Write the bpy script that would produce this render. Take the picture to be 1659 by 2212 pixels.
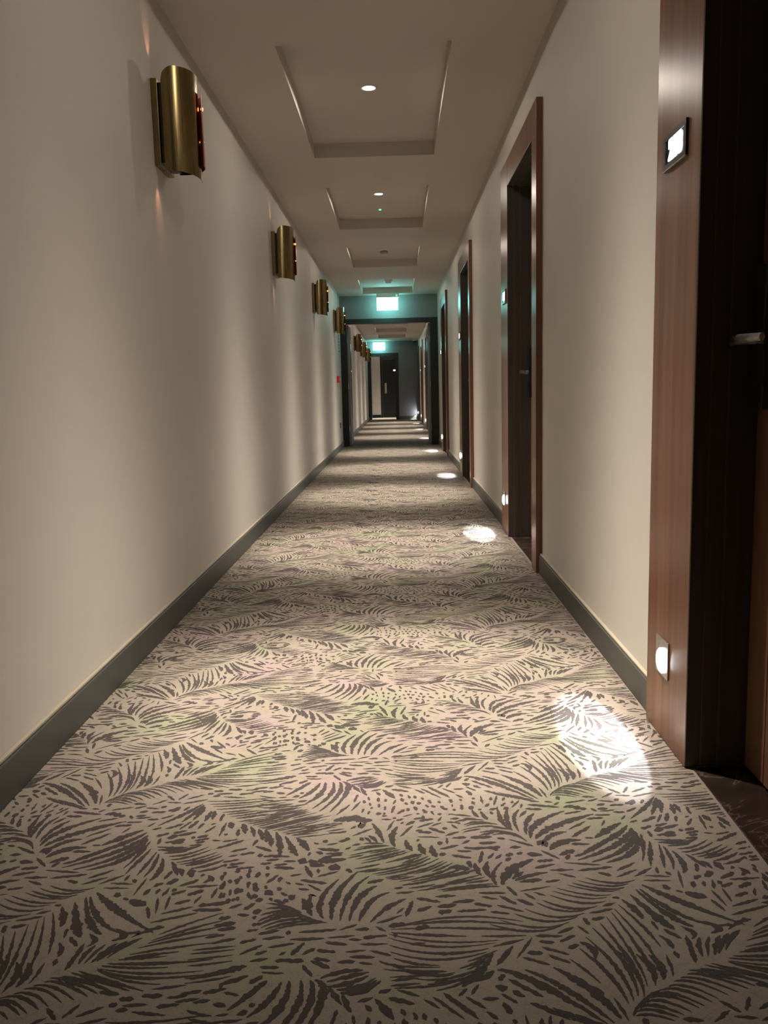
import bpy, bmesh, math, random
from mathutils import Vector, Matrix

for o in list(bpy.data.objects):
    bpy.data.objects.remove(o)
scene = bpy.context.scene
COL = scene.collection
RNG = random.Random(7)

# ------------------------------------------------------------------ camera
cam_d = bpy.data.cameras.new('camera')
cam_d.sensor_fit = 'VERTICAL'
cam_d.sensor_height = 36.0
cam_d.lens = 1825.0 / 2212.0 * 36.0
cam_d.clip_start = 0.02
cam_d.clip_end = 100
cam = bpy.data.objects.new('camera', cam_d)
COL.objects.link(cam)
cam.matrix_world = Matrix((
    (0.999572, 0.022490, 0.018725, 0.000),
    (0.015348, 0.141929, -0.989758, 0.000),
    (-0.024918, 0.989621, 0.141523, 0.920),
    (0, 0, 0, 1)))
scene.camera = cam

# ------------------------------------------------------------------ world, exposure
world = bpy.data.worlds.new('world')
scene.world = world
world.use_nodes = True
world.node_tree.nodes['Background'].inputs[0].default_value = (0, 0, 0, 1)
world.node_tree.nodes['Background'].inputs[1].default_value = 0.0
vs = scene.view_settings
scene.display_settings.display_device = 'sRGB'
vs.view_transform = 'Standard'
vs.look = 'None'
vs.exposure = 0.0
vs.gamma = 1.0
vs.use_curve_mapping = False
scene.cycles.use_denoising = True
scene.cycles.sample_clamp_indirect = 6.0
scene.cycles.max_bounces = 10
scene.cycles.diffuse_bounces = 6
scene.cycles.glossy_bounces = 4

DOWN_POWER = 12.5          # ceiling downlights
DOWN_COLOR = (1.0, 0.895, 0.775)
BEAM_CORE, BEAM_FALL = 14.0, 6.0   # degrees
STEP_POWER = 36.0           # low-level lights by the doors
STEP_COLOR = (0.92, 0.93, 1.0)

# ------------------------------------------------------------------ helpers
OFF = {}

def link(o, parent=None):
    COL.objects.link(o)
    if parent is not None:
        o.parent = parent
    return o

def tag(o, label=None, cat=None, group=None, kind=None):
    if label: o['label'] = label
    if cat: o['category'] = cat
    if group: o['group'] = group
    if kind: o['kind'] = kind
    return o

def empty(name, loc, label=None, cat=None, group=None, kind=None):
    o = bpy.data.objects.new(name, None)
    o.empty_display_size = 0.05
    o.location = loc
    link(o)
    OFF[o.name] = Vector(loc)
    return tag(o, label, cat, group, kind)

def root_off(parent):
    return OFF.get(parent.name, Vector((0, 0, 0))) if parent is not None else Vector((0, 0, 0))

def mesh(name, bm, mat, parent=None, smooth=False, origin=None):
    """bm is in world coordinates; stored relative to the parent's root (or to origin)."""
    if parent is not None:
        off = root_off(parent)
    else:
        off = Vector(origin) if origin is not None else Vector((0, 0, 0))
    if off.length > 0:
        bmesh.ops.translate(bm, verts=bm.verts, vec=-off)
    me = bpy.data.meshes.new(name)
    bmesh.ops.recalc_face_normals(bm, faces=bm.faces) if not smooth else None
    bm.to_mesh(me)
    bm.free()
    for m in (mat if isinstance(mat, (list, tuple)) else [mat]):
        me.materials.append(m)
    if smooth:
        for p in me.polygons: p.use_smooth = True
    o = bpy.data.objects.new(name, me)
    link(o, parent)
    if parent is None:
        o.location = off
    OFF[o.name] = off
    return o

def box(bm, x0, x1, y0, y1, z0, z1, bevel=0.0, mi=0):
    v = [bm.verts.new(p) for p in ((x0,y0,z0),(x1,y0,z0),(x1,y1,z0),(x0,y1,z0),(x0,y0,z1),(x1,y0,z1),(x1,y1,z1),(x0,y1,z1))]
    fs = [bm.faces.new([v[i] for i in q]) for q in ((0,3,2,1),(4,5,6,7),(0,1,5,4),(1,2,6,5),(2,3,7,6),(3,0,4,7))]
    for f in fs: f.material_index = mi
    if bevel > 0:
        es = set()
        for f in fs: es.update(f.edges)
        bmesh.ops.bevel(bm, geom=list(es), offset=bevel, segments=2, affect='EDGES', profile=0.5)
    return bm

def B(x0, x1, y0, y1, z0, z1, bevel=0.0):
    return box(bmesh.new(), x0, x1, y0, y1, z0, z1, bevel)

def lathe(bm, prof, c, axis='z', n=28, mi=0):
    """prof: (radius, height) list; revolved about axis through c. Closed where radius = 0."""
    rings = []
    for r, h in prof:
        ring = []
        if r < 1e-6:
            p = [0, 0, 0]; p['xyz'.index(axis)] = h
            ring = [bm.verts.new((c[0]+p[0], c[1]+p[1], c[2]+p[2]))]
        else:
            for i in range(n):
                a = 2*math.pi*i/n
                u, w = r*math.cos(a), r*math.sin(a)
                p = {'z': (u, w, h), 'x': (h, u, w), 'y': (w, h, u)}[axis]
                ring.append(bm.verts.new((c[0]+p[0], c[1]+p[1], c[2]+p[2])))
        rings.append(ring)
    for a, b in zip(rings, rings[1:]):
        for i in range(n):
            j = (i+1) % n
            if len(a) == 1 and len(b) == 1: continue
            if len(a) == 1: f = bm.faces.new((a[0], b[i], b[j]))
            elif len(b) == 1: f = bm.faces.new((a[i], a[j], b[0]))
            else: f = bm.faces.new((a[i], a[j], b[j], b[i]))
            f.material_index = mi
    return bm

def sheet(pts_lo, pts_hi, thick_dirs, t):
    """curved sheet with thickness: lower and upper edge point lists, outward dirs per column."""
    bm = bmesh.new()
    n = len(pts_lo)
    rows = []
    for lo, hi, d in zip(pts_lo, pts_hi, thick_dirs):
        lo, hi, d = Vector(lo), Vector(hi), Vector(d)*t
        rows.append([bm.verts.new(p) for p in (lo, hi, hi+d, lo+d)])
    for a, b in zip(rows, rows[1:]):
        for i in range(4):
            j = (i+1) % 4
            bm.faces.new((a[i], a[j], b[j], b[i]))
    bm.faces.new(rows[0]); bm.faces.new(rows[-1][::-1])
    bmesh.ops.recalc_face_normals(bm, faces=bm.faces)
    return bm

# ------------------------------------------------------------------ materials
def new_mat(name):
    m = bpy.data.materials.new(name)
    m.use_nodes = True
    nt = m.node_tree
    p = nt.nodes['Principled BSDF']
    return m, nt, p

def N(nt, t, **kw):
    n = nt.nodes.new(t)
    for k, v in kw.items():
        if k in n.inputs: n.inputs[k].default_value = v
        else: setattr(n, k, v)
    return n

def ramp(nt, fac, stops):
    r = nt.nodes.new('ShaderNodeValToRGB')
    e = r.color_ramp.elements
    while len(e) < len(stops): e.new(0.5)
    for el, (pos, c) in zip(e, stops):
        el.position = pos
        el.color = (*c, 1)
    nt.links.new(fac, r.inputs[0])
    return r

def coords(nt, scale=(1, 1, 1)):
    tc = nt.nodes.new('ShaderNodeTexCoord')
    mp = nt.nodes.new('ShaderNodeMapping')
    mp.inputs['Scale'].default_value = scale
    nt.links.new(tc.outputs['Object'], mp.inputs['Vector'])
    return mp.outputs['Vector']

def bump(nt, p, height, strength, dist=0.001):
    b = nt.nodes.new('ShaderNodeBump')
    b.inputs['Strength'].default_value = strength
    b.inputs['Distance'].default_value = dist
    nt.links.new(height, b.inputs['Height'])
    nt.links.new(b.outputs['Normal'], p.inputs['Normal'])

def plain(name, col, rough=0.5, metal=0.0, var=0.06, scale=8, bumps=0.0, spec=0.5):
    m, nt, p = new_mat(name)
    v = coords(nt)
    n = N(nt, 'ShaderNodeTexNoise', Scale=scale, Detail=4.0)
    nt.links.new(v, n.inputs['Vector'])
    lo = tuple(c*(1-var) for c in col); hi = tuple(min(1, c*(1+var)) for c in col)
    r = ramp(nt, n.outputs[0], [(0.3, lo), (0.7, hi)])
    nt.links.new(r.outputs[0], p.inputs['Base Color'])
    p.inputs['Roughness'].default_value = rough
    p.inputs['Metallic'].default_value = metal
    p.inputs['Specular IOR Level'].default_value = spec
    if bumps > 0:
        n2 = N(nt, 'ShaderNodeTexNoise', Scale=350.0, Detail=2.0)
        nt.links.new(v, n2.inputs['Vector'])
        bump(nt, p, n2.outputs[0], bumps)
    return m

def emit(name, col, strength):
    m, nt, p = new_mat(name)
    p.inputs['Base Color'].default_value = (0.8, 0.8, 0.8, 1)
    p.inputs['Emission Color'].default_value = (*col, 1)
    p.inputs['Emission Strength'].default_value = strength
    return m

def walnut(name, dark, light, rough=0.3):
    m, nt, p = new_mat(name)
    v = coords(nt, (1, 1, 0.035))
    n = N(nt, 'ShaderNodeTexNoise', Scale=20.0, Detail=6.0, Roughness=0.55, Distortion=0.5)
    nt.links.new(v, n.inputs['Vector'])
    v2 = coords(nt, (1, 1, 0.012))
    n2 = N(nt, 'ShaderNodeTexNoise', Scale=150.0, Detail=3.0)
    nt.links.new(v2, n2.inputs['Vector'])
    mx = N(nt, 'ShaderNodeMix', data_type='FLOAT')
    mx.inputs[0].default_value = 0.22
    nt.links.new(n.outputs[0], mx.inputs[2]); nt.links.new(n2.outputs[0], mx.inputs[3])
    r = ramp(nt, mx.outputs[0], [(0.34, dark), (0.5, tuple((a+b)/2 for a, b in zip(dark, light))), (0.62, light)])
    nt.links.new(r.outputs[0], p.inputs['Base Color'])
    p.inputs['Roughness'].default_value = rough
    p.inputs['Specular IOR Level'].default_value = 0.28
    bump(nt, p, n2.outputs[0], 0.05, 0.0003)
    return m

def brushed(name, col, rough, aniso=0.0):
    m, nt, p = new_mat(name)
    v = coords(nt, (1, 1, 0.02))
    n = N(nt, 'ShaderNodeTexNoise', Scale=300.0, Detail=2.0)
    nt.links.new(v, n.inputs['Vector'])
    r = ramp(nt, n.outputs[0], [(0.3, (rough*0.8,)*3), (0.7, (rough*1.2,)*3)])
    nt.links.new(r.outputs[0], p.inputs['Roughness'])
    p.inputs['Base Color'].default_value = (*col, 1)
    p.inputs['Metallic'].default_value = 1.0
    return m

def carpet_mat(name, base, pink, green, speck):
    m, nt, p = new_mat(name)
    v = coords(nt)
    n = N(nt, 'ShaderNodeTexNoise', Scale=3.6, Detail=2.0)
    nt.links.new(v, n.inputs['Vector'])
    r = ramp(nt, n.outputs[0], [(0.30, green), (0.47, base), (0.55, base), (0.70, pink)])
    s = N(nt, 'ShaderNodeTexNoise', Scale=280.0, Detail=2.0)
    nt.links.new(v, s.inputs['Vector'])
    s2 = N(nt, 'ShaderNodeTexNoise', Scale=60.0, Detail=3.0)
    nt.links.new(v, s2.inputs['Vector'])
    ad = N(nt, 'ShaderNodeMath', operation='ADD'); nt.links.new(s.outputs[0], ad.inputs[0]); nt.links.new(s2.outputs[0], ad.inputs[1])
    r2 = ramp(nt, ad.outputs[0], [(0.55, (1-speck,)*3), (1.0, (1,)*3)])
    r2.color_ramp.elements[0].position = 0.35
    mul = N(nt, 'ShaderNodeMix', data_type='RGBA', blend_type='MULTIPLY')
    mul.inputs[0].default_value = 1.0
    nt.links.new(r.outputs[0], mul.inputs[6]); nt.links.new(r2.outputs[0], mul.inputs[7])
    nt.links.new(mul.outputs[2], p.inputs['Base Color'])
    p.inputs['Roughness'].default_value = 0.95
    p.inputs['Specular IOR Level'].default_value = 0.1
    bump(nt, p, s.outputs[0], 0.5, 0.002)
    return m

M = {}
M['wall'] = plain('cream_paint', (0.53, 0.495, 0.44), 0.62, bumps=0.05, var=0.015, scale=3, spec=0.3)
M['ceiling'] = plain('ceiling_paint', (0.55, 0.505, 0.45), 0.8, var=0.01, scale=3, spec=0.2)
M['bulk'] = plain('blue_grey_paint', (0.17, 0.172, 0.168), 0.6, var=0.02, scale=3, spec=0.3)
M['endwall'] = plain('slate_paint', (0.17, 0.17, 0.175), 0.55, var=0.03, scale=3, spec=0.3)
M['skirt'] = plain('grey_green_gloss', (0.050, 0.052, 0.045), 0.40, var=0.05, scale=5)
M['fire'] = plain('dark_grey_satin', (0.016, 0.019, 0.019), 0.42, var=0.08, scale=6, spec=0.25)
M['caulk'] = plain('cream_bead', (0.33, 0.29, 0.22), 0.6, var=0.05, scale=20)
M['walnut'] = walnut('walnut_veneer', (0.098, 0.042, 0.023), (0.21, 0.100, 0.058), 0.28)
M['walnut_leaf'] = walnut('dark_walnut_leaf', (0.12, 0.055, 0.030), (0.22, 0.105, 0.062), 0.38)
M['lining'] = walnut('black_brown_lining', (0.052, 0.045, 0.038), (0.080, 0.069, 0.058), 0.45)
M['brass'] = brushed('aged_brass', (0.245, 0.185, 0.085), 0.26)
M['copper'] = brushed('red_copper', (0.45, 0.10, 0.05), 0.22)
M['black'] = plain('black_enamel', (0.010, 0.009, 0.008), 0.35, var=0.1)
M['steel'] = brushed('satin_steel', (0.55, 0.52, 0.50), 0.32)
M['lockcase'] = plain('black_lock_case', (0.014, 0.014, 0.016), 0.28, var=0.1)
M['white'] = plain('white_plastic', (0.75, 0.74, 0.70), 0.4, var=0.02)
M['grey'] = plain('grey_plastic', (0.20, 0.19, 0.17), 0.5, var=0.05)
M['red'] = plain('red_plastic', (0.55, 0.04, 0.02), 0.4, var=0.05)
M['notice'] = plain('pale_blue_notice', (0.42, 0.50, 0.58), 0.5, var=0.03)
M['ink'] = plain('dark_ink', (0.05, 0.07, 0.10), 0.6, var=0.05)
M['glass_dark'] = plain('dark_glass', (0.012, 0.014, 0.015), 0.08, var=0.02)
M['lens_warm'] = emit('downlight_lens', (1.0, 0.88, 0.74), 12.0)
M['lens_cool'] = emit('step_light_lens', (0.93, 0.94, 1.0), 14.0)
M['digits'] = emit('lit_digits', (0.95, 0.96, 1.0), 9.0)
M['exit'] = emit('lit_exit_panel', (0.30, 1.0, 0.94), 17.0)
M['led_green'] = emit('green_led', (0.02, 0.9, 0.12), 6.0)
M['led_amber'] = emit('amber_lamp', (1.0, 0.30, 0.07), 14.0)
M['carpet'] = carpet_mat('carpet_pile', (0.205, 0.175, 0.143), (0.216, 0.170, 0.158), (0.180, 0.180, 0.122), 0.42)
M['barb'] = carpet_mat('carpet_dark_pile', (0.050, 0.042, 0.038), (0.055, 0.041, 0.042), (0.042, 0.040, 0.031), 0.3)

def marble():
    m, nt, p = new_mat('dark_brown_marble')
    v = coords(nt)
    n = N(nt, 'ShaderNodeTexNoise', Scale=4.5, Detail=8.0, Roughness=0.55, Distortion=1.4)
    nt.links.new(v, n.inputs['Vector'])
    r = ramp(nt, n.outputs[0], [(0.35, (0.012, 0.008, 0.006)), (0.492, (0.026, 0.016, 0.012)), (0.505, (0.075, 0.055, 0.045)), (0.518, (0.024, 0.015, 0.011)), (0.75, (0.012, 0.008, 0.006))])
    nt.links.new(r.outputs[0], p.inputs['Base Color'])
    p.inputs['Roughness'].default_value = 0.25
    return m
M['marble'] = marble()

# ------------------------------------------------------------------ dimensions (metres)
XL, XR = -0.934, 0.704       # wall faces
XF = 0.674                   # face of the door frames
H = 2.505                    # ceiling
HC = 2.597                   # coffer ceiling
Y0, Y1, Y2, Y3 = -2.2, 14.45, 27.6, 29.9    # back wall, fire frame, end wall, lobby wall
CX0, CX1 = -0.527, 0.287
OPEN_W = 0.92
DOORS = [1.947, 5.21, 8.95, 12.75, 16.25, 20.1, 23.8, 27.268]   # far edge of each opening
OPEN_Z, HEAD_Z = 2.10, 2.252
NEAR_J, FAR_J = 0.135, 0.318
LEAF_X = 0.812
ENDF = 0.055                  # right outer edge of the end door frame

# ------------------------------------------------------------------ setting: floor, walls, ceiling
bm = bmesh.new()
box(bm, XL-0.12, XR, Y0-0.12, Y2, -0.08, 0.0)
box(bm, XL-0.8, XR+0.12, Y2, Y3+0.12, -0.08, 0.0)
floor = tag(mesh('floor', bm, M['carpet']), 'beige patterned corridor carpet with dark palm leaf barbs', 'carpet', kind='structure')

# left wall
bm = bmesh.new()
box(bm, XL-0.12, XL, Y0, Y2+0.1, 0, HC+0.12)
wl = tag(mesh('wall_left', bm, M['wall']), 'long plain cream wall on the left carrying the brass sconces', 'wall', kind='structure')

# right wall with the door openings
bm = bmesh.new()
y = Y0
for fo in DOORS:
    no = fo - OPEN_W
    box(bm, XR, XR+0.14, y, no, 0, HC+0.12)
    box(bm, XR, XR+0.14, no, fo, OPEN_Z, HC+0.12)
    y = fo
box(bm, XR, XR+0.14, y, Y2+0.1, 0, HC+0.12)
wr = tag(mesh('wall_right', bm, M['wall']), 'cream wall on the right broken by walnut doorways', 'wall', kind='structure')

wb = tag(mesh('wall_back', B(XL-0.12, XR+0.14, Y0-0.1, Y0, 0, HC+0.12), M['wall']), 'cream wall closing the corridor behind the camera', 'wall', kind='structure')

COFFERS = [(-1.1, 0.75), (1.40, 3.22), (4.15, 6.04), (6.90, 8.62), (9.69, 11.22), (12.43, 14.20), (16.45, 18.20), (19.05, 20.80), (21.65, 23.40), (24.25, 26.00)]
bm = bmesh.new()
box(bm, XL, CX0, Y0, Y2, H, HC+0.1)
box(bm, CX1, XR, Y0, Y2, H, HC+0.1)
y = Y0
for a, b in COFFERS:
    box(bm, CX0, CX1, y, a, H, HC+0.1)
    y = b
box(bm, CX0, CX1, y, Y2, H, HC+0.1)
box(bm, CX0, CX1, Y0, Y2, HC, HC+0.1)
box(bm, XL-0.8, XR+0.12, Y2+0.12, Y3+0.12, 2.42, 2.55)
ceil = tag(mesh('ceiling', bm, M['ceiling']), 'pale plaster corridor ceiling with a row of recessed rectangular coffers', 'ceiling', kind='structure')

# bulkhead over the fire doors, end wall and lobby
bm = B(XL, XR, Y1, Y1+0.12, 2.12, H)
tag(mesh('wall_middle', bm, M['bulk']), 'grey bulkhead above the fire door frame behind the nearer exit sign', 'wall', kind='structure')
bm = bmesh.new()
box(bm, ENDF, XR, Y2, Y2+0.12, 0, H)
box(bm, XL-0.02, ENDF, Y2, Y2+0.12, 2.13, H)
tag(mesh('wall_end', bm, M['endwall']), 'slate grey wall closing the far end of the corridor', 'wall', kind='structure')
bm = bmesh.new()
box(bm, XL-0.8, XR+0.12, Y3, Y3+0.12, 0, 2.55)
box(bm, XL-0.92, XL-0.8, Y2, Y3+0.12, 0, 2.55)
box(bm, XR, XR+0.12, Y2+0.12, Y3, 0, 2.55)
tag(mesh('wall_lobby', bm, M['wall']), 'pale wall of the lobby seen through the far doorway', 'wall', kind='structure')

# skirting boards
def skirt(name, side, segs, label):
    bm = bmesh.new(); bc = bmesh.new()
    for a, b in segs:
        if side == 'L':
            box(bm, XL, XL+0.018, a, b, 0, 0.098, 0.003)
            box(bc, XL, XL+0.012, a, b, 0.0985, 0.107, 0.002)
        else:
            box(bm, XR-0.018, XR, a, b, 0, 0.092, 0.003)
            box(bc, XR-0.012, XR, a, b, 0.0925, 0.100, 0.002)
    s = tag(mesh(name, bm, M['skirt']), label, 'skirting board', kind='structure')
    mesh('top_bead', bc, M['caulk'], s)
skirt('baseboard_left', 'L', [(Y0, Y1)], 'long dark grey green skirting board along the left wall up to the fire doors')
skirt('baseboard_left', 'L', [(Y1+0.13, Y2)], 'dark skirting board along the left wall beyond the fire doors')
segs = []; y = Y0
for fo in DOORS:
    segs.append((y, fo-OPEN_W-NEAR_J)); y = fo+FAR_J
segs2 = []
for a, b in segs:
    if a < Y1 < b: segs2 += [(a, Y1), (Y1+0.13, b)]
    else: segs2.append((a, b))
RS = ['behind the camera, before the nearest walnut door', 'between the nearest and second walnut doors', 'between the second and third walnut doors', 'between the third and fourth walnut doors',
      'between the fourth walnut door and the fire doors', 'between the fire doors and the fifth walnut door', 'between the fifth and sixth walnut doors', 'between the sixth and seventh walnut doors', 'between the seventh and last walnut doors']
for sg, lab in zip(segs2, RS):
    if sg[1]-sg[0] > 0.02: skirt('baseboard_right', 'R', [sg], 'dark skirting board on the right '+lab)
bm = B(ENDF+0.002, XR-0.02, Y2-0.018, Y2, 0, 0.105, 0.003)
tag(mesh('baseboard_end', bm, M['skirt']), 'dark skirting board under the slate end wall', 'skirting board', kind='structure')
bm = B(XL-0.8, -0.58, Y3-0.018, Y3, 0, 0.105, 0.003)
tag(mesh('baseboard_lobby', bm, M['fire']), 'black skirting board at the foot of the lobby wall', 'skirting board', kind='structure')

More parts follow.
